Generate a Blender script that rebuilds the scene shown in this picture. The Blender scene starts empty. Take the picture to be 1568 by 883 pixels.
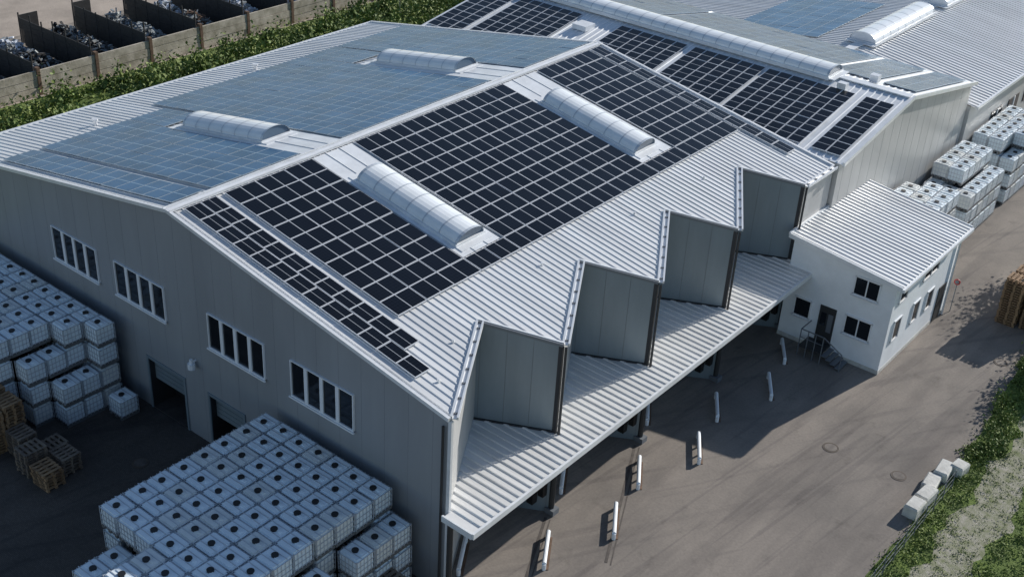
import bpy, bmesh, math, random
import numpy as np
from mathutils import Vector, Matrix
random.seed(7); rng=np.random.default_rng(7)
sc=bpy.context.scene
sc.view_settings.view_transform='Standard'; sc.view_settings.look='None'; sc.view_settings.exposure=0

# ------------------------------------------------------------ materials
def mat(name,col,rough=.6,metal=0.,var=.0,vscale=2.,bump=0.,bscale=20.,col2=None,spec=.5,stretch=(1,1,1),detail=6):
    m=bpy.data.materials.new(name); m.use_nodes=True; nt=m.node_tree; b=nt.nodes['Principled BSDF']
    b.inputs['Base Color'].default_value=(*col,1); b.inputs['Roughness'].default_value=rough; b.inputs['Metallic'].default_value=metal
    b.inputs['Specular IOR Level'].default_value=spec
    tc=nt.nodes.new('ShaderNodeTexCoord'); mp=nt.nodes.new('ShaderNodeMapping'); mp.inputs['Scale'].default_value=stretch
    nt.links.new(tc.outputs['Object'],mp.inputs[0])
    if var>0 or col2:
        n=nt.nodes.new('ShaderNodeTexNoise'); n.inputs['Scale'].default_value=vscale; n.inputs['Detail'].default_value=detail; n.inputs['Roughness'].default_value=.65
        nt.links.new(mp.outputs[0],n.inputs['Vector'])
        r=nt.nodes.new('ShaderNodeValToRGB'); c2=col2 if col2 else tuple(x*(1-var) for x in col); c1=col if col2 else tuple(min(1,x*(1+var)) for x in col)
        r.color_ramp.elements[0].position=.35; r.color_ramp.elements[1].position=.65
        r.color_ramp.elements[0].color=(*c2,1); r.color_ramp.elements[1].color=(*c1,1)
        nt.links.new(n.outputs['Fac'],r.inputs[0]); nt.links.new(r.outputs[0],b.inputs['Base Color'])
    if bump>0:
        n2=nt.nodes.new('ShaderNodeTexNoise'); n2.inputs['Scale'].default_value=bscale; n2.inputs['Detail'].default_value=4
        nt.links.new(tc.outputs['Object'],n2.inputs['Vector'])
        bp=nt.nodes.new('ShaderNodeBump'); bp.inputs['Strength'].default_value=bump; bp.inputs['Distance'].default_value=.05
        nt.links.new(n2.outputs['Fac'],bp.inputs['Height']); nt.links.new(bp.outputs[0],b.inputs['Normal'])
    return m
def N(nt,t,**k):
    n=nt.nodes.new(t)
    for a,v in k.items(): setattr(n,a,v)
    return n
def asphalt_mat(name,c1,c2,c3,brick=False):
    m=bpy.data.materials.new(name); m.use_nodes=True; nt=m.node_tree; b=nt.nodes['Principled BSDF']; L=nt.links.new
    tc=N(nt,'ShaderNodeTexCoord')
    def noise(sc_,st,det=5,ro=.6,rot=0.,dist=0.):
        mp=N(nt,'ShaderNodeMapping'); mp.inputs['Scale'].default_value=st; 
        m0=N(nt,'ShaderNodeMapping'); m0.inputs['Rotation'].default_value=(0,0,rot); L(tc.outputs['Object'],m0.inputs[0]); L(m0.outputs[0],mp.inputs[0])
        n=N(nt,'ShaderNodeTexNoise'); n.inputs['Scale'].default_value=sc_; n.inputs['Detail'].default_value=det; n.inputs['Roughness'].default_value=ro; n.inputs['Distortion'].default_value=dist
        L(mp.outputs[0],n.inputs['Vector']); return n
    def ramp(n,a,b_,ca,cb):
        r=N(nt,'ShaderNodeValToRGB'); r.color_ramp.elements[0].position=a; r.color_ramp.elements[1].position=b_
        r.color_ramp.elements[0].color=(*ca,1); r.color_ramp.elements[1].color=(*cb,1); L(n.outputs['Fac'],r.inputs[0]); return r
    def mix(a,b_,fac,mode='MIX'):
        x=N(nt,'ShaderNodeMix',data_type='RGBA',blend_type=mode); 
        if isinstance(fac,float): x.inputs[0].default_value=fac
        else: L(fac,x.inputs[0])
        L(a,x.inputs[6]); L(b_,x.inputs[7]); return x
    r1=ramp(noise(.16,(1,1,1)),.38,.62,c1,c2)
    r2=ramp(noise(.55,(1,.12,1),4,.6,0,.4),.45,.68,(1,1,1),(.66,.66,.68))
    r5=ramp(noise(1.3,(1,.05,1),3,.5,.55,.6),.56,.66,(1,1,1),(.8,.8,.82))
    r6=ramp(noise(2.2,(1,.04,1),2,.5,.12,.8),.58,.64,(1,1,1),(.82,.82,.84))
    r3=ramp(noise(9,(1,1,1),8,.75),.3,.7,(.84,.84,.84),(1.14,1.14,1.14))
    r4=ramp(noise(.7,(1,1,1),8,.7),.57,.72,(1,1,1),c3)
    x=mix(r1.outputs[0],r2.outputs[0],.85,'MULTIPLY'); x=mix(x.outputs[2],r5.outputs[0],.8,'MULTIPLY'); x=mix(x.outputs[2],r6.outputs[0],.8,'MULTIPLY'); x=mix(x.outputs[2],r3.outputs[0],1.,'MULTIPLY'); x=mix(x.outputs[2],r4.outputs[0],.7,'MULTIPLY')
    if brick:
        bt=N(nt,'ShaderNodeTexBrick'); bt.inputs['Scale'].default_value=4.; bt.inputs['Mortar Size'].default_value=.025; bt.inputs['Color1'].default_value=(1,1,1,1); bt.inputs['Color2'].default_value=(.82,.80,.78,1); bt.inputs['Mortar'].default_value=(.5,.5,.5,1)
        L(tc.outputs['Object'],bt.inputs['Vector']); x=mix(x.outputs[2],bt.outputs['Color'],.9,'MULTIPLY')
    L(x.outputs[2],b.inputs['Base Color']); b.inputs['Roughness'].default_value=.85; b.inputs['Specular IOR Level'].default_value=.25
    n2=noise(60,(1,1,1),3); bp=N(nt,'ShaderNodeBump'); bp.inputs['Strength'].default_value=.3; bp.inputs['Distance'].default_value=.02
    L(n2.outputs['Fac'],bp.inputs['Height']); L(bp.outputs[0],b.inputs['Normal'])
    return m
def panel_mat(name,base,rough,cellc,midc,spec):
    m=bpy.data.materials.new(name); m.use_nodes=True; nt=m.node_tree; b=nt.nodes['Principled BSDF']; L=nt.links.new
    uv=N(nt,'ShaderNodeUVMap'); sp=N(nt,'ShaderNodeSeparateXYZ'); L(uv.outputs[0],sp.inputs[0])
    def M(op,a,b_=None):
        n=N(nt,'ShaderNodeMath',operation=op)
        for i,v in enumerate((a,b_)):
            if v is None: continue
            if isinstance(v,(int,float)): n.inputs[i].default_value=v
            else: L(v,n.inputs[i])
        return n.outputs[0]
    def line(s,k,w):
        f=M('FRACT',M('MULTIPLY',s,k)); d=M('ABSOLUTE',M('SUBTRACT',f,.5)); return M('GREATER_THAN',d,.5-w)
    cell=M('MAXIMUM',line(sp.outputs[0],6,.04),line(sp.outputs[1],10,.04))
    mid=M('LESS_THAN',M('ABSOLUTE',M('SUBTRACT',sp.outputs[1],.5)),.014)
    n=N(nt,'ShaderNodeTexNoise'); n.inputs['Scale'].default_value=.6; tc=N(nt,'ShaderNodeTexCoord'); L(tc.outputs['Object'],n.inputs['Vector'])
    r=N(nt,'ShaderNodeValToRGB'); r.color_ramp.elements[0].position=.3;r.color_ramp.elements[1].position=.7
    r.color_ramp.elements[0].color=(*[x*.75 for x in base],1); r.color_ramp.elements[1].color=(*[x*1.3 for x in base],1); L(n.outputs['Fac'],r.inputs[0])
    x=N(nt,'ShaderNodeMix',data_type='RGBA'); L(cell,x.inputs[0]); L(r.outputs[0],x.inputs[6]); x.inputs[7].default_value=(*cellc,1)
    y=N(nt,'ShaderNodeMix',data_type='RGBA'); L(mid,y.inputs[0]); L(x.outputs[2],y.inputs[6]); y.inputs[7].default_value=(*midc,1)
    L(y.outputs[2],b.inputs['Base Color']); b.inputs['Roughness'].default_value=rough; b.inputs['Specular IOR Level'].default_value=spec
    return m

M_roof=mat('roof_sheet_light',(.73,.735,.735),.42,.12,.09,.5,stretch=(.3,2,1))
M_roofw=mat('roof_flashing_white',(.76,.78,.80),.42,.08,.09,1.2)
M_trim=mat('trim_aluminium',(.78,.79,.80),.4,.2,.06,3)
M_wall=mat('wall_cladding_grey',(.30,.315,.335),.5,.1,.07,.5,stretch=(1,1,.2))
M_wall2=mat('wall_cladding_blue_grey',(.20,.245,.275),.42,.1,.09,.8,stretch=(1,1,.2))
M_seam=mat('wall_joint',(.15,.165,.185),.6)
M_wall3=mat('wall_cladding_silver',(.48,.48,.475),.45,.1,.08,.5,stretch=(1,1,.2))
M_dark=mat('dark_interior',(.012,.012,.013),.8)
M_darkm=mat('dark_metal',(.045,.047,.05),.55,.3)
M_canopy=mat('canopy_sheet',(.73,.73,.72),.42,.1,.12,.8,stretch=(.4,2,1))
M_white=mat('white_render',(.84,.87,.90),.7,0,.05,1.)
M_frame=mat('window_frame_white',(.78,.80,.83),.4)
M_glass=mat('window_glass',(.012,.015,.02),.08)
M_alu=mat('panel_frame_alu',(.66,.68,.71),.4,.15)
M_alub=mat('panel_frame_alu_sky_tint',(.42,.50,.57),.4,.15)  # bluer, darker frame copy matching the sky tint painted into the cells
M_pan=panel_mat('solar_cells_black',(.004,.005,.008),.17,(.012,.014,.02),(.42,.44,.47),.3)
M_panb=panel_mat('solar_cells_sky_tint',(.026,.088,.19),.22,(.05,.12,.22),(.26,.37,.47),.34)  # blue base colour paints in the sky reflected at grazing view
M_sky=mat('skylight_polycarbonate',(.84,.87,.89),.22,0,.05,1.2)
M_skyrib=mat('skylight_rib',(.58,.62,.66),.35,.2)
M_skyend=mat('skylight_end',(.09,.14,.20),.25)
M_asph=asphalt_mat('asphalt',(.285,.25,.218),(.205,.183,.163),(.6,.6,.6))
M_pave=asphalt_mat('paving_grey',(.135,.115,.10),(.095,.084,.076),(.75,.75,.75),True)
M_earth=mat('earth_ground',(.38,.32,.265),.95,0,.2,.3,.4,10)
M_bayfl=mat('bay_floor',(.26,.225,.19),.95,0,.35,.6)
M_gravel=mat('gravel_path',(.42,.39,.33),.95,0,0,2.2,.8,25,col2=(.18,.20,.095))
M_grass=mat('grass',(.135,.195,.035),.95,0,0,1.2,.6,12,col2=(.06,.095,.02))
M_leafA=mat('leaf_mid',(.14,.21,.035),.7,0,0,.5,col2=(.05,.09,.015))
M_leafB=mat('leaf_light',(.27,.33,.08),.7,0,0,.4,col2=(.11,.16,.035))
M_conc=mat('concrete_plank',(.58,.52,.43),.85,0,0,1.1,.3,10,col2=(.30,.265,.20))
M_concb=mat('concrete_block',(.60,.59,.55),.85,0,.2,1.5,.3,10)
M_ibc=mat('ibc_bottle',(.82,.90,.95),.38,0,.06,1.3)
M_ibc2=mat('ibc_bottle_aged',(.78,.80,.78),.45,0,.08,1.3)
M_cage=mat('ibc_cage_galvanised',(.57,.60,.64),.4,.4)
M_blk=mat('black_plastic',(.012,.012,.013),.5)
M_ibcp=mat('ibc_pallet',(.14,.14,.14),.7)
M_wood=mat('pallet_wood',(.38,.24,.13),.85,0,0,3,.2,20,col2=(.19,.12,.07))
M_wood2=mat('pallet_wood_grey',(.24,.19,.145),.85,0,0,3,.2,20,col2=(.13,.10,.08))
M_post=mat('rusty_post',(.14,.085,.055),.8,0,.3,4)
M_mesh=mat('bay_fence_dark',(.035,.033,.032),.7,0,.3,3)
M_scrw=mat('scrap_white',(.70,.73,.78),.6,0,.15,4)
M_scrg=mat('scrap_grey',(.30,.32,.32),.6,.2,.3,4)
M_iron=mat('cast_iron',(.09,.07,.055),.7,.1,.2,10)
M_seal=mat('joint_sealant',(.10,.085,.075),.8,0,.3,2)
M_red=mat('sign_red',(.35,.02,.02),.4)
M_blue=mat('sign_blue',(.02,.06,.4),.4)

# ------------------------------------------------------------ builder
class MB:
    def __init__(s): s.v=[];s.f=[];s.m=[];s.mats=[];s.uv={}
    def mi(s,m):
        if m not in s.mats: s.mats.append(m)
        return s.mats.index(m)
    def poly(s,pts,m,uv=None):
        n=len(s.v); s.v+= [tuple(p) for p in pts]; s.f.append(list(range(n,n+len(pts)))); s.m.append(s.mi(m))
        if uv: s.uv[len(s.f)-1]=uv
    def hexa(s,p,m):
        n=len(s.v); s.v+=[tuple(q) for q in p]; k=s.mi(m)
        for q in ((3,2,1,0),(4,5,6,7),(0,1,5,4),(1,2,6,5),(2,3,7,6),(3,0,4,7)): s.f.append([n+i for i in q]); s.m.append(k)
    def box(s,x0,x1,y0,y1,z0,z1,m): s.hexa([(x0,y0,z0),(x1,y0,z0),(x1,y1,z0),(x0,y1,z0),(x0,y0,z1),(x1,y0,z1),(x1,y1,z1),(x0,y1,z1)],m)
    def beam(s,p,q,w,h,m,up=(0,0,1)):
        p=Vector(p);q=Vector(q);d=(q-p).normalized();u=Vector(up);sd=d.cross(u)
        if sd.length<1e-4: sd=d.cross(Vector((1,0,0)))
        sd.normalize();u=sd.cross(d).normalized();a=sd*w/2;b=u*h/2
        s.hexa([p-a-b,q-a-b,q+a-b,p+a-b,p-a+b,q-a+b,q+a+b,p+a+b],m)
    def rib(s,p,q,wb,wt,h,m):
        p=Vector(p);q=Vector(q);d=(q-p).normalized();sd=d.cross(Vector((0,0,1))).normalized();u=sd.cross(d).normalized()*h
        a=sd*wb/2;b=sd*wt/2
        P=[p-a,p-b+u,p+b+u,p+a];Q=[q-a,q-b+u,q+b+u,q+a]
        for i in range(3): s.poly([P[i],Q[i],Q[i+1],P[i+1]],m)
        s.poly(P,m); s.poly(Q[::-1],m)
    def cyl(s,p,q,r,m,n=10,cap=True):
        p=Vector(p);q=Vector(q);d=(q-p).normalized();a=d.orthogonal().normalized();b=d.cross(a)
        A=[p+(a*math.cos(t)+b*math.sin(t))*r for t in [2*math.pi*i/n for i in range(n)]]
        B=[x+(q-p) for x in A]
        for i in range(n): s.poly([A[i],A[(i+1)%n],B[(i+1)%n],B[i]],m)
        if cap: s.poly(B,m); s.poly(A[::-1],m)
    def obj(s,name,parent=None,smooth=False):
        me=bpy.data.meshes.new(name); me.from_pydata(s.v,[],s.f)
        for m in s.mats: me.materials.append(m)
        me.polygons.foreach_set('material_index',s.m)
        if s.uv:
            l=me.uv_layers.new(name='UVMap')
            for fi,uv in s.uv.items():
                for li,c in zip(me.polygons[fi].loop_indices,uv): l.data[li].uv=c
        if smooth: me.polygons.foreach_set('use_smooth',[True]*len(me.polygons))
        me.update(); o=bpy.data.objects.new(name,me); sc.collection.objects.link(o)
        if parent: o.parent=parent
        return o
def empty(name,loc=(0,0,0)):
    e=bpy.data.objects.new(name,None); e.location=loc; sc.collection.objects.link(e); e.empty_display_size=.3; return e
def inst(me,name,loc,parent=None,rz=0.):
    o=bpy.data.objects.new(name,me); o.location=loc; o.rotation_euler[2]=rz; sc.collection.objects.link(o)
    if parent: o.parent=parent
    return o

# ------------------------------------------------------------ main warehouse
S=.176; XR=-14.66; ZR=10.58; XL=-31.82; L=28.6
zR=lambda x:8-S*x
zL=lambda x:ZR-S*(XR-x)
tips=[0,6.25,12.68,19.1,25.5]; notch=[4.68,11.05,17.47,23.9]; NX=-2.85
zz=[]
for i in range(4): zz+=[(0,tips[i]),(NX,notch[i])]
zz+=[(0,25.5),(0,L)]
def zx(y):
    if y<=0: return 0
    for a,b in zip(zz,zz[1:]):
        if a[1]<=y<=b[1]: return a[0]+(b[0]-a[0])*(y-a[1])/(b[1]-a[1])
    return 0
WH=empty('warehouse_building')
b=MB()
doors=[(-17.2,-14.8),(-13.1,-11.0)]; dz=2.6
xs=[XL]+[v for d in doors for v in d]+[0]
for i in range(0,len(xs),2): b.poly([(xs[i],0,0),(xs[i+1],0,0),(xs[i+1],0,dz),(xs[i],0,dz)],M_wall)
b.poly([(XL,0,dz),(0,0,dz),(0,0,zR(0)-.02),(XR,0,ZR-.02),(XL,0,zL(XL)-.02)],M_wall)
b.poly([(XL,L,0),(0,L,0),(0,L,zR(0)-.02),(XR,L,ZR-.02),(XL,L,zL(XL)-.02)],M_wall)
b.poly([(XL,0,0),(XL,L,0),(XL,L,zL(XL)-.02),(XL,0,zL(XL)-.02)],M_wall)
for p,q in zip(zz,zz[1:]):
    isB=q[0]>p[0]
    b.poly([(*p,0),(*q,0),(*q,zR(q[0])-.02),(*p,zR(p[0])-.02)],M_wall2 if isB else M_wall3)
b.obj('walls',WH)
b=MB()
for x in np.arange(XL+1.1,-.3,1.15):
    zt=(zR(x) if x>XR else zL(x))-.1
    if any(d[0]-.1<x<d[1]+.1 for d in doors): z0=dz+.15
    else: z0=0.1
    b.box(x-.003,x+.003,-.003,.002,z0,zt,M_seam)
b.obj('cladding_joints',WH)
b=MB()
for d in doors:
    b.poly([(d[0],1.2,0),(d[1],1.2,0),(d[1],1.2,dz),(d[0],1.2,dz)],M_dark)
    b.poly([(d[0],0,.02),(d[1],0,.02),(d[1],1.2,.02),(d[0],1.2,.02)],M_pave)
    for x in d: b.poly([(x,0,0),(x,1.2,0),(x,1.2,dz),(x,0,dz)],M_darkm)
    b.poly([(d[0],0,dz),(d[1],0,dz),(d[1],1.2,dz),(d[0],1.2,dz)],M_darkm)
    b.box(d[0]-.12,d[0],-.05,.0,0,dz+.12,M_wall2); b.box(d[1],d[1]+.12,-.05,0,0,dz+.12,M_wall2); b.box(d[0],d[1],-.05,0,dz,dz+.12,M_wall2)
    for k in range(5): b.box(d[0]+.02,d[1]-.02,.25,.3,1.45+k*.23,1.66+k*.23,M_wall2)
b.obj('roller_doors',WH)
b=MB()
for x0,x1 in [(-23.42,-20.14),(-18.87,-15.54),(-12.79,-9.45),(-7.96,-4.61)]:
    z0,z1=5.13,6.76
    b.box(x0+.04,x1-.04,-.03,-.004,z0+.04,z1-.04,M_glass)
    for a,c in((x0,x0+.045),(x1-.045,x1)): b.box(a,c,-.09,-.002,z0,z1,M_frame)
    b.box(x0+.045,x1-.045,-.09,-.002,z0,z0+.05,M_frame); b.box(x0+.045,x1-.045,-.09,-.002,z1-.04,z1,M_frame)
    b.box(x0-.06,x1+.06,-.16,-.092,z0-.06,z0,M_frame)
    w=(x1-x0)/4
    for k in (1,2,3): b.box(x0+k*w-.085,x0+k*w+.085,-.085,-.032,z0+.05,z1-.04,M_frame)
b.obj('ribbon_windows',WH)
b=MB()
b.cyl((-13.85,-.25,3.7),(-13.85,-.25,3.95),.16,M_frame); b.beam((-13.85,0,4.0),(-13.85,-.3,4.0),.06,.06,M_frame); b.cyl((-13.85,-.25,3.95),(-13.85,-.25,4.15),.07,M_frame)
b.box(-.1,.05,-.05,.06,0,7.9,M_trim)
b.cyl((-.28,-.1,0),(-.28,-.1,7.6),.05,M_darkm,8)
b.obj('wall_fittings',WH)
b=MB()
OV=.14
for p,q in zip([(0,-OV)]+zz[1:],zz[1:-1]+[(0,L+OV)]):
    b.poly([(XR,p[1],ZR),(p[0],p[1],zR(p[0])),(q[0],q[1],zR(q[0])),(XR,q[1],ZR)],M_roof)
b.poly([(XL-.3,-OV,zL(XL-.3)),(XR,-OV,ZR),(XR,L+OV,ZR),(XL-.3,L+OV,zL(XL-.3))],M_roof)
b.obj('roof_sheets',WH)
b=MB()
y=.12
while y<L:
    x1=zx(y)-.05
    b.rib((XR+.2,y,zR(XR+.2)+.002),(x1,y,zR(x1)+.002),.12,.06,.032,M_roof)
    b.rib((XL-.25,y,zL(XL-.25)+.002),(XR-.2,y,zL(XR-.2)+.002),.12,.06,.032,M_roof)
    y+=.33
b.obj('roof_ribs',WH)
b=MB()
for sg,zf in((1,zR),(-1,zL)):
    x1=XR+sg*.24
    b.poly([(XR,-OV,ZR+.09),(x1,-OV,zf(x1)+.065),(x1,L+OV,zf(x1)+.065),(XR,L+OV,ZR+.09)],M_roofw)
    b.beam((XR+sg*.2,-OV,zf(XR+sg*.2)+.11),(XR+sg*.2,L+OV,zf(XR+sg*.2)+.11),.03,.05,M_trim)
for y in(-OV+.02,L+OV-.12):
    b.beam((XR,y,ZR+.02),(0,y,zR(0)+.02),.13,.15,M_trim); b.beam((XR,y,ZR+.02),(XL-.3,y,zL(XL-.3)+.02),.13,.15,M_trim)
b.beam((XL-.38,-OV,zL(XL-.38)-.05),(XL-.38,L+OV,zL(XL-.38)-.05),.18,.16,M_trim)
for p,q in zip(zz,zz[1:]):
    P=Vector((*p,zR(p[0])+.03));Q=Vector((*q,zR(q[0])+.03)); isB=q[0]>p[0]
    d=(Q-P).normalized(); n=Vector((d.y,-d.x,0)).normalized()
    if isB:
        b.beam(P+n*.07,Q+n*.07,.12,.12,M_seam); b.beam(P+Vector((0,0,.05)),Q+Vector((0,0,.05)),.08,.08,M_trim)
    else:
        b.beam(P-n*.02,Q-n*.02,.08,.15,M_trim); b.beam(P+n*.2,Q+n*.2,.07,.12,M_trim); b.beam(P+n*.09+Vector((0,0,-.03)),Q+n*.09+Vector((0,0,-.03)),.16,.03,M_trim)
        k=.25; LL=(Q-P).length
        while k<LL: b.beam(P+d*k+n*.03,P+d*k+n*.16,.07,.06,M_seam); k+=.8
for t in tips[1:]:
    b.cyl((.14,t-.02,3.95),(.14,t-.02,7.95),.055,M_darkm,8)
    b.box(-.13,.05,t-.1,t-.0,3.9,7.95,M_darkm)
b.obj('roof_trims_and_gutters',WH)
b=MB()
for i in range(4):
    p=Vector((NX,notch[i],0));q=Vector((0,tips[i+1],0)); d=(q-p); n=Vector((d.y,-d.x,0)).normalized()
    for f in(.04,.35,.66,.95):
        a=p+d*f+n*.004; z=zR(a.x)-.1; b.beam((a.x,a.y,0),(a.x,a.y,z),.010,.010,M_seam)
    b.beam(Vector((*p.xy,4.08))+n*.03,Vector((*q.xy,4.0))+n*.03,.08,.1,M_darkm)
    c=p+d*.5; t=d.normalized()
    A=c+t*-1.15+n*.03;B=c+t*1.15+n*.03
    b.poly([(A.x,A.y,1.1),(B.x,B.y,1.1),(B.x,B.y,3.4),(A.x,A.y,3.4)],M_wall2)
    for s1 in(-1.3,1.3):
        A=c+t*s1+n*.12; b.beam((A.x,A.y,.9),(A.x,A.y,3.6),.25,.25,M_blk)
    A=c-t*1.4+n*.12;B=c+t*1.4+n*.12; b.beam((A.x,A.y,3.6),(B.x,B.y,3.6),.25,.25,M_blk); 
    for s1 in(-.9,.9):
        A=c+t*s1+n*.15; b.beam((A.x,A.y,.5),(A.x,A.y,1.0),.3,.3,M_blk)
b.obj('dock_bays',WH)
b=MB()
b.hexa([(-2.9,.03,3.98),(.06,.03,3.90),(.06,26.2,3.90),(-2.9,26.2,3.98),(-2.9,.03,4.06),(.06,.03,3.98),(.06,26.2,3.98),(-2.9,26.2,4.06)],M_canopy)
b.hexa([(.06,-.28,3.84),(1.35,-.28,3.79),(1.35,26.2,3.79),(.06,26.2,3.84),(.06,-.28,3.98),(1.35,-.28,3.93),(1.35,26.2,3.93),(.06,26.2,3.98)],M_canopy)
y=.2
while y<26.1:
    x0=max(zx(y)+.02,-2.85)
    if x0<0: b.rib((x0,y,4.06-(x0+2.9)/2.96*.08+.002),(.06,y,3.982),.12,.06,.045,M_canopy)
    b.rib((.06,y,3.982),(1.32,y,3.932),.12,.06,.045,M_canopy); y+=.36
b.beam((1.39,-.32,3.85),(1.39,26.24,3.85),.1,.24,M_roofw); b.beam((-.02,-.32,3.88),(1.36,-.32,3.85),.08,.26,M_roofw); b.beam((.1,26.24,3.88),(1.36,26.24,3.85),.08,.2,M_darkm)
for k in range(9):
    yy=1.2+k*3.1; b.beam((-.2,yy,3.74),(1.3,yy,3.70),.1,.16,M_darkm)
for t in tips: 
    b.cyl((.05,t+.05,0),(.05,t+.05,3.85),.12,M_darkm,8); b.box(-.15,.3,t-.15,t+.25,0,.25,M_seam)
b.obj('loading_dock_canopy',WH)

def array(name,zf,sx,x0,x1,y0,y1,pw,ph,parent,m):
    b=MB(); nx=max(1,round((x1-x0)/pw)); ny=max(1,round((y1-y0)/ph)); px=(x1-x0)/nx; py=(y1-y0)/ny; g=.012; fr=.024; H=.12;T=.04
    fm=M_alub if m is M_panb else M_alu
    for i in range(nx):
        for j in range(ny):
            a0,a1=x0+i*px+g,x0+(i+1)*px-g; c0,c1=y0+j*py+g,y0+(j+1)*py-g
            jz=random.uniform(-.006,.006); tx=random.uniform(-.006,.006); ty=random.uniform(-.006,.006)
            P=lambda x,y,h:(x,y,zf(x,y)+h+jz+(x-a0)*tx+(y-c0)*ty)
            b.hexa([P(a0,c0,H-T),P(a1,c0,H-T),P(a1,c1,H-T),P(a0,c1,H-T),P(a0,c0,H),P(a1,c0,H),P(a1,c1,H),P(a0,c1,H)],fm)
            uv=[(0,0),(1,0),(1,1),(0,1)]
            b.poly([P(a0+fr,c0+fr,H+.003),P(a1-fr,c0+fr,H+.003),P(a1-fr,c1-fr,H+.003),P(a0+fr,c1-fr,H+.003)],m,uv)
    return b.obj(name,parent)
fR=lambda x,y:zR(x); fL=lambda x,y:zL(x)
A=lambda *a,**k:array('solar_array',*a,**k)
x0=-14.3
for x1,y0,y1 in[(-2.05,.42,1.2),(-3.3,1.2,1.98)]: A(fR,1,x0,x1,y0,y1,.94,.8,WH,M_pan)
A(fR,1,x0,-4.75,2.4,7.1,.94,1.56,WH,M_pan)
A(fR,1,x0,-4.75,9.6,19.9,.94,1.47,WH,M_pan)
A(fR,1,-5.7,-4.75,7.12,9.58,.94,1.2,WH,M_pan); A(fR,1,-5.7,-4.75,19.92,22.6,.94,1.3,WH,M_pan)
A(fR,1,x0,-4.75,22.65,27.2,.94,1.5,WH,M_pan)
A(fR,1,x0,-2.0,27.4,28.2,.94,.8,WH,M_pan)
xl=-15.05
A(fL,1,-27.5,xl,.42,1.98,.94,1.56,WH,M_panb)
A(fL,1,-27.5,xl,2.35,7.1,.94,1.56,WH,M_panb)
A(fL,1,-27.5,-24.6,7.15,9.3,.94,1.1,WH,M_panb)
A(fL,1,-28.9,xl,9.6,19.8,.94,1.47,WH,M_panb)
A(fL,1,-28.9,-24.9,19.9,22.4,.94,1.2,WH,M_panb)
A(fL,1,-28.9,xl,22.6,28.2,.94,1.4,WH,M_panb)
b=MB()
for y0,y1 in((7.2,9.5),(20.0,22.55)):
    for zf,a,c in((zR,-14.35,-5.8),(zL,-24.4,-15.0)):
        b.poly([(a,y0,zf(a)+.06),(c,y0,zf(c)+.06),(c,y1,zf(c)+.06),(a,y1,zf(a)+.06)],M_roofw)
        for q in(y0+.75,y1-.75): b.beam((a,q,zf(a)+.07),(c,q,zf(c)+.07),.03,.03,M_roof)
b.obj('skylight_lane_flashing',WH)
def barrel(name,P,Q,hw,h,parent,n=12,seg=6,base=.12,endm=None):
    P=Vector(P);Q=Vector(Q);d=(Q-P);dn=d.normalized();sd=dn.cross(Vector((0,0,1))).normalized();up=sd.cross(dn).normalized()
    b=MB()
    def prof(k,s=1.):
        return [sd*(-hw*s*math.cos(math.pi*i/n))+up*(base+h*s*math.sin(math.pi*i/n)**.85) for i in range(n+1)]
    pr=prof(0)
    for k in range(seg):
        A_=P+d*(k/seg);B_=P+d*((k+1)/seg)
        for i in range(n): b.poly([A_+pr[i],B_+pr[i],B_+pr[i+1],A_+pr[i+1]],M_sky)
    for A_ in(P,Q): b.poly([A_+x for x in pr],endm or M_skyend)
    o=b.obj(name,parent,True)
    for p in o.data.polygons:
        if len(p.vertices)>4: p.use_smooth=False
    b=MB(); pr2=prof(0,1.015)
    for k in range(seg+1):
        w=.03 if 0<k<seg else .06
        A_=P+d*(k/seg)-dn*w;B_=P+d*(k/seg)+dn*w
        for i in range(n): b.poly([A_+pr2[i],B_+pr2[i],B_+pr2[i+1],A_+pr2[i+1]],M_skyrib)
    for s in(-1,1): b.beam(P+sd*s*(hw+.04)+up*.07,Q+sd*s*(hw+.04)+up*.07,.1,.2,M_roofw,up=up)
    for A_,s in((P,-1),(Q,1)): b.beam(A_+dn*s*.06-sd*(hw+.09)+up*.06,A_+dn*s*.06+sd*(hw+.09)+up*.06,.1,.2,M_roofw,up=up); b.beam(A_+dn*s*.28-sd*(hw+.1)+up*.07,A_+dn*s*.28+sd*(hw+.1)+up*.07,.35,.05,M_roofw,up=up)
    b.obj(name+'_frame',parent)
for yc in(8.35,21.1): barrel('roof_skylight',(-12,yc,zR(-12)),(-6.5,yc,zR(-6.5)),.82,.5,WH)
for yc in(8.35,21.4): barrel('roof_skylight',(-23.6,yc,zL(-23.6)),(-18,yc,zL(-18)),.82,.5,WH)
b=MB()
for x,y in((-28.6,6.0),(-29.6,17)):
    b.cyl((x,y,zL(x)),(x,y,zL(x)+.25),.1,M_trim); b.cyl((x,y,zL(x)+.25),(x,y,zL(x)+.35),.16,M_trim)
for x,y in((-2.6,3.0),(-3.6,9.5),(-3.5,16),(-3.3,21.5),(-1.5,1.0)):
    b.cyl((x,y,zR(x)),(x,y,zR(x)+.14),.05,M_trim,8)
b.obj('roof_vents',WH)

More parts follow.
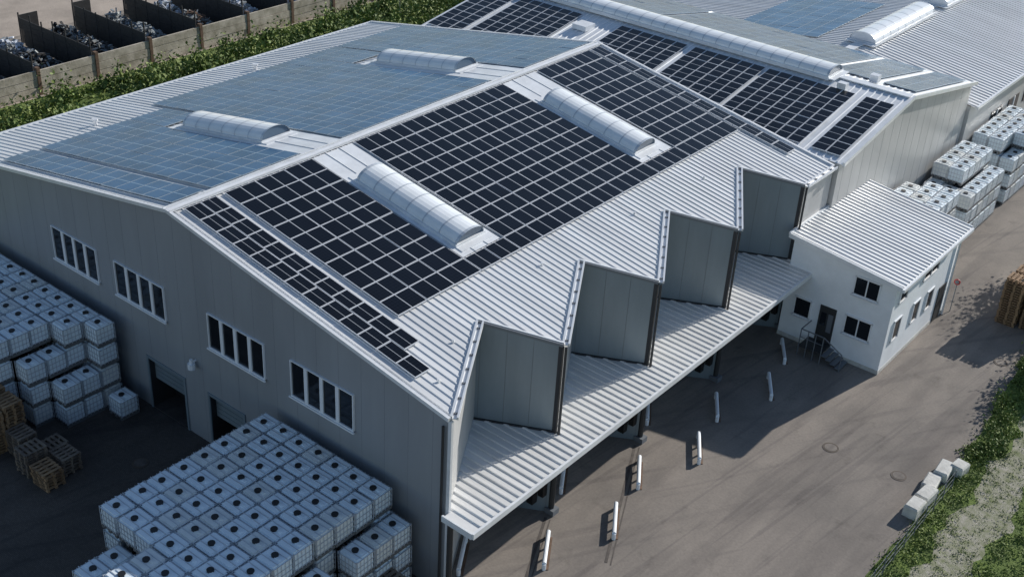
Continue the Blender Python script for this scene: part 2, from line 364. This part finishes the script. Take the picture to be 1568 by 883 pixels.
# ------------------------------------------------------------ second building (ridge along x)
B2=empty('rear_warehouse_building')
YE,ZE,YR2,ZR2,YF,ZF=28.8,8.15,36.8,9.5,47.0,7.66; XA,XB=-28.2,.2
zN=lambda y:ZE+(ZR2-ZE)*(y-YE)/(YR2-YE); zF_=lambda y:ZR2+(ZF-ZR2)*(y-YR2)/(YF-YR2)
b=MB()
for x in(XA,XB): b.poly([(x,YE,0),(x,YF,0),(x,YF,ZF-.02),(x,YR2,ZR2-.02),(x,YE,ZE-.02)],M_wall3)
b.poly([(XA,YF,0),(XB,YF,0),(XB,YF,ZF-.02),(XA,YF,ZF-.02)],M_wall3); b.poly([(XA,YE,0),(XB,YE,0),(XB,YE,ZE-.02),(XA,YE,ZE-.02)],M_wall3)
b.poly([(XA,YE,ZE),(XB+.15,YE,ZE),(XB+.15,YR2,ZR2),(XA,YR2,ZR2)],M_roofw); b.poly([(XA,YR2,ZR2),(XB+.15,YR2,ZR2),(XB+.15,YF+.2,zF_(YF+.2)),(XA,YF+.2,zF_(YF+.2))],M_roofw)
yy=YE+.6
while yy<YF: 
    zt=(zN(yy) if yy<YR2 else zF_(yy))-.1; b.box(XB-.002,XB+.004,yy-.005,yy+.005,0,zt,M_wall); yy+=1.15
b.obj('walls_and_roof',B2)
b=MB(); x=XA+.2
while x<XB: 
    b.rib((x,YR2-.1,zN(YR2-.1)+.002),(x,YE+.1,zN(YE+.1)+.002),.13,.06,.04,M_roofw); b.rib((x,YR2+.1,zF_(YR2+.1)+.002),(x,YF,zF_(YF)+.002),.13,.06,.04,M_roofw); x+=.4
b.beam((XB+.2,YE,ZE+.03),(XB+.2,YR2,ZR2+.03),.12,.22,M_trim); b.beam((XB+.2,YR2,ZR2+.03),(XB+.2,YF+.2,zF_(YF+.2)+.03),.12,.22,M_trim)
b.beam((XA,YR2,ZR2+.05),(XB,YR2,ZR2+.05),.5,.06,M_trim)
b.obj('roof_trims',B2)
f2=lambda x,y:zN(y); f3=lambda x,y:zF_(y)
for x0,x1 in((-27.9,-25.5),(-25.1,-20.5),(-17.6,-12.9),(-12.4,-7.75),(-7.55,-2.3),(-1.7,-.05)): array('solar_array',f2,1,x0,x1,29.3,35.4,.78,1.22,B2,M_pan)
for x0,x1 in((-27,-17.8),(-17.4,-5.6),(-5.2,-2.6),(-2.0,-.1)): array('solar_array',f3,1,x0,x1,38.3,46.6,.95,1.38,B2,M_panb)
barrel('ridge_skylight',(-27.5,36.8,ZR2+.0),(-4.3,36.8,ZR2+.0),.85,.42,B2,12,26,.15)
b=MB()
b.box(-20,-19,33.6,34.6,zN(34),zN(34)+.3,M_roofw); 
for x,y in((-3.2,35.6),(-2.4,38.0),(-19.3,31)): b.box(x-.25,x+.25,y-.2,y+.2,zN(min(y,36)),zN(min(y,36))+.4,M_trim)
b.obj('roof_units',B2)

# ------------------------------------------------------------ third building (ridge along y)
B3=empty('far_warehouse_building')
XR3,ZR3,XE3,ZE3=-8.2,7.35,.7,6.1; XW3=-34; sl=(ZR3-ZE3)/(XE3-XR3)
z3=lambda x:ZR3-sl*abs(x-XR3)
b=MB(); Y0,Y1=47.3,95
b.poly([(XR3,Y0,ZR3),(XE3,Y0,ZE3),(XE3,Y1,ZE3),(XR3,Y1,ZR3)],M_roof); b.poly([(XR3,Y0,ZR3),(XW3,Y0,z3(XW3)),(XW3,Y1,z3(XW3)),(XR3,Y1,ZR3)],M_roof)
b.poly([(.35,Y0,0),(.35,Y1,0),(.35,Y1,ZE3),(.35,Y0,ZE3)],M_wall3)
b.poly([(.35,Y0,0),(XW3,Y0,0),(XW3,Y0,z3(XW3)-.05),(XR3,Y0,ZR3-.05),(.35,Y0,ZE3-.02)],M_wall3)
b.poly([(XW3,Y0,0),(XW3,Y1,0),(XW3,Y1,z3(XW3)),(XW3,Y0,z3(XW3))],M_wall3)
y=Y0+.2
while y<Y1:
    b.rib((XR3+.1,y,z3(XR3+.1)+.002),(XE3,y,ZE3+.002),.16,.08,.05,M_roof); b.rib((XW3,y,z3(XW3)+.002),(XR3-.1,y,z3(XR3-.1)+.002),.16,.08,.05,M_roof); y+=.45
b.beam((XE3+.05,Y0,ZE3),(XE3+.05,Y1,ZE3),.14,.18,M_trim); b.beam((XR3,Y0,ZR3+.06),(XR3,Y1,ZR3+.06),.6,.05,M_roofw)
for k in range(8):
    ya=52+k*3.2; b.box(.352,.4,ya,ya+2,3.4,4.4,M_glass); b.box(.402,.45,ya+.95,ya+1.05,3.4,4.4,M_frame)
b.obj('walls_and_roof',B3)
barrel('ridge_skylight',(XR3,49.8,ZR3),(XR3,59.5,ZR3),.9,.6,B3,12,8,.12,M_roofw)
barrel('ridge_skylight',(XR3,62.0,ZR3),(XR3,72,ZR3),.9,.6,B3,12,8,.12,M_roofw)
array('solar_array',lambda x,y:z3(x),1,-18,-11.2,49.5,60.3,1.1,1.8,B3,M_panb)

# ------------------------------------------------------------ office annex
OF=empty('white_office_building')
b=MB(); zo=lambda x:5.62-.115*x
X1,Ya,Yb=5.65,25.0,33.1
b.poly([(0.22,Ya,0),(X1,Ya,0),(X1,Ya,zo(X1)),(.22,Ya,zo(.22))],M_white); b.poly([(X1,Ya,0),(X1,Yb,0),(X1,Yb,zo(X1)),(X1,Ya,zo(X1))],M_white)
b.poly([(.22,Yb,0),(X1,Yb,0),(X1,Yb,zo(X1)),(.22,Yb,zo(.22))],M_white); b.poly([(.22,Ya,0),(.22,Yb,0),(.22,Yb,zo(.22)),(.22,Ya,zo(.22))],M_white)
b.box(.2,X1+.015,Ya-.015,Yb+.015,0,.22,M_concb)
b.obj('walls',OF)
b=MB(); xa,xb,ya,yb=.05,6.0,24.7,33.35
b.hexa([(xa,ya,zo(xa)),(xb,ya,zo(xb)),(xb,yb,zo(xb)),(xa,yb,zo(xa)),(xa,ya,zo(xa)+.14),(xb,ya,zo(xb)+.14),(xb,yb,zo(xb)+.14),(xa,yb,zo(xa)+.14)],M_roof)
y=ya+.15
while y<yb: b.rib((xa,y,zo(xa)+.142),(xb,y,zo(xb)+.142),.12,.06,.04,M_roof); y+=.34
b.beam((xa,ya-.03,zo(xa)+.08),(xb,ya-.03,zo(xb)+.08),.06,.24,M_roofw); b.beam((xb+.05,ya-.05,zo(xb)+.04),(xb+.05,yb,zo(xb)+.04),.13,.16,M_roofw); b.beam((xa,yb+.03,zo(xa)+.08),(xb,yb+.03,zo(xb)+.08),.06,.22,M_trim); b.beam((xa,ya,zo(xa)+.15),(xa,yb,zo(xa)+.15),.1,.16,M_roofw)
b.cyl((X1+.08,Yb-.2,0),(X1+.08,Yb-.2,4.8),.06,M_trim,8)
b.obj('roof',OF)
b=MB()
def win_f(x0,x1,z0,z1,n=2):
    b.box(x0,x1,Ya-.03,Ya-.003,z0,z1,M_glass)
    for a,c in((x0-.03,x0+.04),(x1-.04,x1+.03)): b.box(a,c,Ya-.07,Ya-.004,z0,z1,M_frame)
    b.box(x0-.03,x1+.03,Ya-.07,Ya-.004,z0-.05,z0+.03,M_frame); b.box(x0-.03,x1+.03,Ya-.07,Ya-.004,z1-.03,z1+.04,M_frame)
    for k in range(1,n): xm=x0+(x1-x0)*k/n; b.box(xm-.03,xm+.03,Ya-.06,Ya-.032,z0+.03,z1-.03,M_frame)
    b.box(x0-.08,x1+.08,Ya-.14,Ya-.072,z0-.09,z0-.05,M_trim)
def win_r(y0,y1,z0,z1,n=2):
    X=X1
    b.box(X+.003,X+.03,y0,y1,z0,z1,M_glass)
    for a,c in((y0-.03,y0+.04),(y1-.04,y1+.03)): b.box(X+.004,X+.07,a,c,z0,z1,M_frame)
    b.box(X+.004,X+.07,y0-.03,y1+.03,z0-.05,z0+.03,M_frame); b.box(X+.004,X+.07,y0-.03,y1+.03,z1-.03,z1+.04,M_frame)
    for k in range(1,n): ym=y0+(y1-y0)*k/n; b.box(X+.032,X+.06,ym-.03,ym+.03,z0+.03,z1-.03,M_frame)
win_f(3.62,4.88,3.78,4.72); win_f(3.55,4.88,1.55,2.55); win_f(.85,1.72,1.5,2.48,1)
win_r(25.6,26.5,3.75,4.5,1); win_r(28.5,30.4,3.75,4.5); win_r(25.7,26.5,1.55,2.7,1); win_r(28,28.8,1.55,2.7,1); win_r(29.8,30.6,1.5,2.6,1)
b.box(X1+.003,X1+.05,31.6,32.5,.05,2.1,M_darkm)
b.box(2.2,3.05,Ya-.05,Ya-.004,.6,2.55,M_darkm); b.box(2.32,2.6,Ya-.07,Ya-.052,1.5,2.2,M_glass); b.box(2.7,2.95,Ya-.07,Ya-.052,1.2,2.2,M_seam)
b.box(1.9,3.1,Ya-1.1,Ya-.02,.5,.58,M_darkm)
for k in range(4): b.box(3.1+k*.26,3.36+k*.26,Ya-1.05,Ya-.1,.42-k*.12,.46-k*.12,M_seam)
M_rl=M_seam
for yy in(Ya-1.1,):
    b.beam((1.9,yy,1.5),(3.1,yy,1.5),.04,.04,M_rl); b.beam((3.1,yy,1.5),(4.15,yy,.95),.04,.04,M_rl); b.beam((1.9,yy,1.05),(3.1,yy,1.05),.03,.03,M_rl)
    for x in(1.9,2.3,2.7,3.1): b.beam((x,yy,0),(x,yy,1.5),.04,.04,M_rl)
    b.beam((4.15,yy,0),(4.15,yy,.95),.04,.04,M_rl)
b.beam((1.9,Ya-1.1,1.5),(1.9,Ya-.05,1.5),.04,.04,M_rl)
b.obj('windows_and_entrance',OF)

# ------------------------------------------------------------ grounds
def sheet(name,x0,x1,y0,y1,z,m):
    b=MB(); b.poly([(x0,y0,z),(x1,y0,z),(x1,y1,z),(x0,y1,z)],m); return b.obj(name)
sheet('ground',-900,900,-900,900,-.02,M_earth)
sheet('asphalt_yard',-.0,11.5,-60,140,-.004,M_asph)
sheet('asphalt_yard',-8,0,-0.0,27,-.004,M_asph)
sheet('paved_yard',-60,0,-60,0,-.004,M_pave)
sheet('storage_bay_floor',-64,-52.3,-20,90,-.004,M_bayfl)
def edgesheet(name,x0f,x1f,y0,y1,z,m,st=.4):
    b=MB(); ys=np.arange(y0,y1,st)
    prev=None
    for y in ys:
        a,c=x0f(y),x1f(y)
        if prev: b.poly([(prev[0],prev[2],z),(prev[1],prev[2],z),(c,y,z),(a,y,z)],m)
        prev=(a,c,y)
    return b.obj(name)
w=lambda y,s,a:a*(math.sin(y*1.3+s)+.6*math.sin(y*2.9+s*2)+.4*math.sin(y*5.1+s*3))
eL=lambda y:11.35-max(0,(y-22))*.085+w(y,1,.07)
g1=lambda y:12.55-max(0,(y-24))*.03+w(y,2,.2)
g2=lambda y:14.4+w(y,3,.2)-max(0,y-20)*.03
edgesheet('grass_verge',eL,lambda y:g1(y),-30,90,.004,M_grass)
edgesheet('gravel_path',lambda y:g1(y),lambda y:g2(y),-30,90,.002,M_gravel)
edgesheet('grass_field',lambda y:g2(y),lambda y:60,-30,90,.004,M_grass)
sheet('grass_strip',-52,-32.2,-20,100,.004,M_grass)
def leaves(name,cen,size,m,parent=None,flat=.0):
    n=len(cen); cen=np.asarray(cen); a=rng.normal(size=(n,3)); a/=np.linalg.norm(a,axis=1)[:,None]
    r=rng.normal(size=(n,3)); bb=np.cross(a,r); bb/=np.linalg.norm(bb,axis=1)[:,None]
    s=(size*rng.uniform(.5,1.3,n))[:,None]; a=a*s; bb=bb*s*.6
    v=np.stack([cen-a,cen-bb*.8,cen+a,cen+bb],1).reshape(-1,3); f=np.arange(4*n).reshape(-1,4)
    me=bpy.data.meshes.new(name); me.from_pydata(v.tolist(),[],f.tolist()); 
    for k in m: me.materials.append(k)
    me.polygons.foreach_set('material_index',rng.integers(0,len(m),n)); me.update()
    o=bpy.data.objects.new(name,me); sc.collection.objects.link(o)
    if parent:o.parent=parent
    return o
def strip(n,xf0,xf1,y0,y1,h,clump=25,csize=.8):
    k=max(1,n//clump); y=rng.uniform(y0,y1,k); t=rng.uniform(0,1,k)
    x=np.array([xf0(q) for q in y]); x=x+(np.array([xf1(q) for q in y])-x)*t; hh=h*rng.uniform(.15,1,k)**1.5; cs=csize*rng.uniform(.4,1.2,k)
    o=rng.normal(size=(k,clump,3))*.5; c=np.stack([x,y,hh*.5],1)[:,None,:]
    p=c+o*np.stack([cs,cs,hh],1)[:,None,:]; p=p.reshape(-1,3); p[:,2]=np.abs(p[:,2]); return p
leaves('hedge_vegetation',strip(30000,lambda y:-51.2,lambda y:-43,2,66,.8,60,1.9),.14,[M_leafA,M_leafB,M_leafB])
leaves('hedge_shrubs',strip(20000,lambda y:-50.6,lambda y:-44,2,66,1.7,160,1.1),.16,[M_leafA,M_leafA,M_leafB])
leaves('verge_vegetation',strip(12000,lambda y:eL(y)+.1,lambda y:g1(y),8,40,.22,20,.35),.05,[M_leafA,M_leafB,M_leafB])
leaves('verge_shrubs',strip(6000,lambda y:eL(y)+.1,lambda y:g1(y)-.2,21,34,.8,80,.4),.07,[M_leafA,M_leafB])
leaves('grass_tufts',strip(14000,lambda y:g2(y)+.0,lambda y:18,10,24,.16,20,.4),.05,[M_leafA,M_leafB,M_leafB])
leaves('path_tufts',strip(5500,lambda y:g1(y)+.0,lambda y:g2(y),8,30,.1,12,.3),.035,[M_leafA,M_leafB])

def tree(loc,h,r):
    T=empty('deciduous_tree',loc); b=MB(); P=[Vector((0,0,0)),Vector((.1,0,h*.35)),Vector((.05,.1,h*.7))]
    for i,rr in enumerate((.16,.11)): b.cyl(P[i],P[i+1],rr,M_post,8)
    cen=[]
    for k in range(9):
        a=k*2.4; q=Vector((math.cos(a)*r*.6,math.sin(a)*r*.6,h*(.5+.05*k))); b.beam((.05,.05,h*.35+.03*k*h),q,.05,.05,M_post); cen.append(q)
    b.obj('trunk_and_limbs',T)
    pts=np.concatenate([np.array(c)+rng.normal(size=(420,3))*r*.27 for c in cen]); leaves('crown',pts,.12,[M_leafA,M_leafB],T)
tree((9.8,43.5,0),4.8,2.0); tree((10.8,39.8,0),4.2,1.6); tree((12.8,33.5,0),3.5,1.4)

# ------------------------------------------------------------ IBC tanks
def ibc_mesh(mb):
    bm=bmesh.new(); bmesh.ops.create_cube(bm,size=1); bmesh.ops.scale(bm,vec=(.88,.86,.80),verts=bm.verts); bmesh.ops.translate(bm,vec=(0,0,.56),verts=bm.verts)
    bmesh.ops.bevel(bm,geom=bm.edges[:],offset=.055,segments=2,affect='EDGES')
    b=MB()
    for f in bm.faces: b.poly([v.co[:] for v in f.verts],mb)
    bm.free()
    b.box(-.30,.30,-.05,.05,.955,.985,mb); b.cyl((0.0,-.05,.96),(0,-.05,1.02),.13,M_blk,10)
    W_,D_=.455,.445
    for z in(.2,.42,.64,.9):
        for s in(-1,1): b.beam((-W_,s*D_,z),(W_,s*D_,z),.02,.022,M_cage); b.beam((s*W_,-D_,z),(s*W_,D_,z),.02,.022,M_cage)
    for k in range(6):
        t=-.43+k*.172
        for s in(-1,1): b.beam((t,s*(D_+.01),.14),(t,s*(D_+.01),.94),.018,.018,M_cage); b.beam((s*(W_+.01),t,.14),(s*(W_+.01),t,.94),.018,.018,M_cage)
    for s in(-.2,.2): b.beam((-W_,s,.97),(W_,s,.97),.03,.02,M_cage)
    b.box(-.46,.46,-.45,.45,.1,.15,M_ibcp)
    for t in(-.38,0,.38): b.box(t-.07,t+.07,-.45,.45,0,.1,M_ibcp)
    o=b.obj('ibc_tmp'); me=o.data; bpy.data.objects.remove(o); return me
IBCS=[ibc_mesh(M_ibc),ibc_mesh(M_ibc),ibc_mesh(M_ibc),ibc_mesh(M_ibc2)]; PH=1.05
def stack(x0,y0,H,px=.97,py=.94,dx=1,dy=-1):
    E=empty('ibc_tank_stack')
    for (i,j),h in H.items():
        for k in range(h):
            vis = k==h-1 or any(H.get((i+a,j+c),0)<=k for a,c in((1,0),(-1,0),(0,1),(0,-1)))
            if vis: inst(random.choice(IBCS),'ibc_tank',(x0+dx*(i+.5)*px+random.uniform(-.02,.02),y0+dy*(j+.5)*py+random.uniform(-.02,.02),k*PH),E,random.choice((0,0,0,math.pi))+random.uniform(-.025,.025))
    return E
H={}
for i in range(7):
    for j in range(8): H[(i,j)]=4
for i in range(3,7):
    for j in range(8,10): H[(i,j)]=4
for i in(1,2): H[(i,8)]=3; H[(i,9)]=3
for j in range(0,3): H[(7,j)]=3
H[(7,4)]=3
stack(-9.0,-.5,H)
H={}
for j in range(5):
    for i in range(0,12):
        if j==0: h=4
        elif i==0: h=2 if j<3 else 0
        elif i==1: h=4 if j==1 else (3 if j<4 else 0)
        else: h=4
        if h: H[(i,j)]=h
stack(-18.5,-.6,H,dx=-1)
stack(-17.3,-.65,{(0,0):1},dx=-1)
def grid(nx,ny,h,drop=()):
    return {(i,j):(h-1 if (i,j) in drop else h) for i in range(nx) for j in range(ny)}
stack(.42,34.7,grid(3,5,4,((0,4),)),dy=1)
stack(.5,41.3,grid(3,6,4,((2,0),(2,1),(2,2),(2,3),(2,4),(2,5),(1,0),(0,0))),dy=1)
stack(.5,48.6,grid(3,7,4,((2,0),(2,1))),dy=1)

# ------------------------------------------------------------ pallets
def pallet_mesh(m):
    b=MB()
    for k in range(5): b.box(-.5+k*.22,-.38+k*.22,-.42,.42,.115,.135,m)
    for y in(-.36,0,.36): b.box(-.5,.5,y-.05,y+.05,.095,.113,m); b.box(-.5,.5,y-.05,y+.05,0,.018,m)
    for x in(-.44,0,.44):
        for y in(-.36,0,.36): b.box(x-.06,x+.06,y-.05,y+.05,.02,.093,m)
    o=b.obj('t'); me=o.data; bpy.data.objects.remove(o); return me
PA=pallet_mesh(M_wood); PB=pallet_mesh(M_wood2)
def pstack(x,y,n,me,rz=0,name='wooden_pallet_stack'):
    E=empty(name,(x,y,0))
    for k in range(n): inst(me,'pallet',(random.uniform(-.03,.03),random.uniform(-.03,.03),k*.14),E,rz+random.uniform(-.03,.03))
for x,y,n,me in[(-20.6,-5.5,16,PA),(-19.5,-5.4,15,PA),(-20.5,-6.5,16,PA),(-19.4,-6.4,14,PA),(-17.4,-4.9,5,PB),(-16.3,-5.0,6,PB),(-17.2,-5.9,8,PB),(-16.0,-6.0,6,PA),(-18.4,-5.6,8,PB)]: pstack(x,y,n,me,random.choice((0,math.pi/2)))
for x,y,n in((-.8,-2.0,12),(-.8,-3.0,12),(-1.0,-4.1,10)): pstack(x,y,n,PB)
for x,y,n in((8.6,34.6,19),(8.7,35.7,19),(8.6,36.8,17),(9.8,34.8,19),(9.8,36,20),(9.9,37.3,18),(8.8,38.1,15)): pstack(x,y,n,PA)

# ------------------------------------------------------------ guide rails at docks
def rail(x,y):
    E=empty('truck_guide_rail',(x,y,0)); b=MB(); d=Vector((-1,1.58,0)).normalized()*1.85
    b.cyl((0,0,.28),d+Vector((0,0,.28)),.085,M_white,10); 
    b.cyl((0,0,0),(0,0,.28),.085,M_white,10); b.cyl(d*.98,d*.98+Vector((0,0,.28)),.085,M_white,10)
    for t in(.0,.33,.66): b.cyl(d*t*.98,d*t*.98+Vector((0,0,.24)),.05,M_post if t else M_white,8)
    b.beam(Vector((.12,.05,.01)),d+Vector((.12,.05,.01)),.1,.02,M_post); b.obj('tube',E)  # flat brown strip on the ground is a painted shadow of the rail
for k in range(3):
    for x,y in((1.85,3.5),(2.85,6.7),(-.35,1.1)): rail(x,y+k*6.4)
rail(1.85,22.7)
b=MB()
for k in range(2):
    y0=4.4-k*6.4+1; b.beam((3.4,y0,.001),(.1,y0+6.9,.001),.12,.006,M_seal); b.beam((3.62,y0,.001),(.32,y0+6.9,.001),.05,.006,M_seal)
b.obj('drain_channel')
for x,y,r in((6.6,18.1,.36),(9.7,18.3,.34),(9.8,30.4,.34),(-14.4,-2.8,.34)):
    b=MB(); b.cyl((x,y,0),(x,y,.012),r,M_iron,24); b.cyl((x,y,.012),(x,y,.02),r*.75,M_seal if x<0 else M_asph,24); b.obj('manhole_cover')
for x,y,l,h in((11.15,16.4,.9,.55),(11.2,17.5,1.0,.5),(11.0,18.6,1.0,.35),(11.1,19.7,1.1,.45),(11.55,20.3,.7,.5)):
    b=MB(); b.box(-.3,.3,-l/2,l/2,0,h*.85,M_concb); b.hexa([(-.3,-l/2,h*.85),(.3,-l/2,h*.85),(.3,l/2,h*.85),(-.3,l/2,h*.85),(-.25,-l/2+.05,h),(.25,-l/2+.05,h),(.25,l/2-.05,h),(-.25,l/2-.05,h)],M_concb)
    o=b.obj('concrete_block'); o.location=(x,y,0); o.rotation_euler[2]=random.uniform(-.15,.15)
b=MB()
for y in np.arange(10,19.1,1.0): b.cyl((11.75,y,0),(11.75,y,1.0),.025,M_seam,6)
for z in(.3,.6,.95): b.beam((11.75,10,z),(11.75,19,z),.014,.014,M_seam)
b.obj('wire_fence')
def sign(loc,m,h=2.2):
    E=empty('traffic_sign',loc); b=MB(); b.cyl((0,0,0),(0,0,h),.025,M_seam,8); b.cyl((0,-.03,h-.1),(0,-.06,h-.1),.17,m,20); b.cyl((0,-.061,h-.1),(0,-.066,h-.1),.11,M_seam,20); b.obj('post_and_disc',E)
sign((5.95,33.5,0),M_red,1.9)
sign((-47,47,0),M_blue,2.4)

# ------------------------------------------------------------ storage bays (background left)
b=MB(); y=-6
while y<80:
    b.box(-52.62,-52.3,y-.12,y+.12,0,1.95,M_post)
    for k in range(3): b.box(-52.5,-52.36+random.uniform(-.02,.02),y+.13,y+4.47,k*.58+.01,k*.58+.57+random.uniform(-.03,0),M_conc)
    y+=4.6
b.obj('concrete_plank_wall')
y=-6
while y<80:
    b=MB()
    for k in range(7):
        x=-53-k*1.5; b.cyl((x,y,0),(x,y,2.4+random.uniform(-.2,.6)),.06,M_mesh,6)
    for k in range(5):
        za=.05+k*.42; b.box(-62.2+random.uniform(0,.8),-53,y-.03,y+.03,za,za+.405,M_mesh)
    b.box(-62.3,-62.2,y+.1,y+1.7,.05,2.2,M_mesh)
    b.obj('storage_bay_partition')
    y+=4.6
def heap(x,y,rx,ry,h,mats,n=260,s=.22):
    b=MB()
    for i in range(n):
        a=random.uniform(0,6.28);r=random.random()**.6; px,py=x+math.cos(a)*r*rx,y+math.sin(a)*r*ry; z=h*(1-r**1.6)*random.uniform(.6,1)
        d=Vector((random.gauss(0,1),random.gauss(0,1),random.gauss(0,.5))).normalized()*s*random.uniform(.5,1.6)
        b.beam(Vector((px,py,z))-d,Vector((px,py,z+.05))+d,s*random.uniform(.4,1.1),s*random.uniform(.2,.7),random.choice(mats))
    b.obj('scrap_heap')
y=-3.7; k=0
while y<78:
    ms=[[M_scrg,M_mesh],[M_scrg],[M_scrg,M_post],[M_scrg,M_scrw],[M_scrw,M_scrw,M_mesh],[M_scrg,M_mesh]][k%6]
    heap(-56.5,y,2.6,1.7,1.5,ms); heap(-60,y,1.5,1.6,1.7,random.choice([[M_scrw,M_scrg],[M_scrg,M_mesh],[M_scrg]]),150); y+=4.6;k+=1

# ------------------------------------------------------------ light + camera
az=math.radians(12); el=math.radians(26.2)
w_=bpy.data.worlds.new("World"); sc.world=w_; w_.use_nodes=True; nt=w_.node_tree; bg=nt.nodes['Background']
sk=nt.nodes.new('ShaderNodeTexSky'); sk.sky_type='NISHITA'; sk.sun_disc=False; sk.sun_elevation=el; sk.sun_rotation=az; sk.air_density=1.; sk.dust_density=.15; sk.ozone_density=1.7
nt.links.new(sk.outputs[0],bg.inputs[0]); bg.inputs[1].default_value=.105
sd=bpy.data.lights.new('sun','SUN'); sd.energy=5.; sd.angle=math.radians(.5); sd.color=(1,.955,.885)
so=bpy.data.objects.new('sun',sd); sc.collection.objects.link(so)
dirv=Vector((math.sin(az)*math.cos(el),math.cos(az)*math.cos(el),math.sin(el))); so.rotation_euler=dirv.to_track_quat('Z','Y').to_euler(); so.location=dirv*60
yaw,pt,ro=.65047,.52665,.06025
f=Vector((-math.sin(yaw)*math.cos(pt),math.cos(yaw)*math.cos(pt),-math.sin(pt))); rt=Vector((math.cos(yaw),math.sin(yaw),0)); up=rt.cross(f)
r2=rt*math.cos(ro)+up*math.sin(ro); u2=-rt*math.sin(ro)+up*math.cos(ro)
cd=bpy.data.cameras.new('camera'); cd.sensor_width=36; cd.lens=36*1868/1568; cd.clip_end=3000; cd.clip_start=.5
co=bpy.data.objects.new('camera',cd); sc.collection.objects.link(co)
Mx=Matrix((r2,u2,-f)).transposed().to_4x4(); Mx.translation=Vector((21.4077,-25.23854,32.385)); co.matrix_world=Mx
sc.camera=co
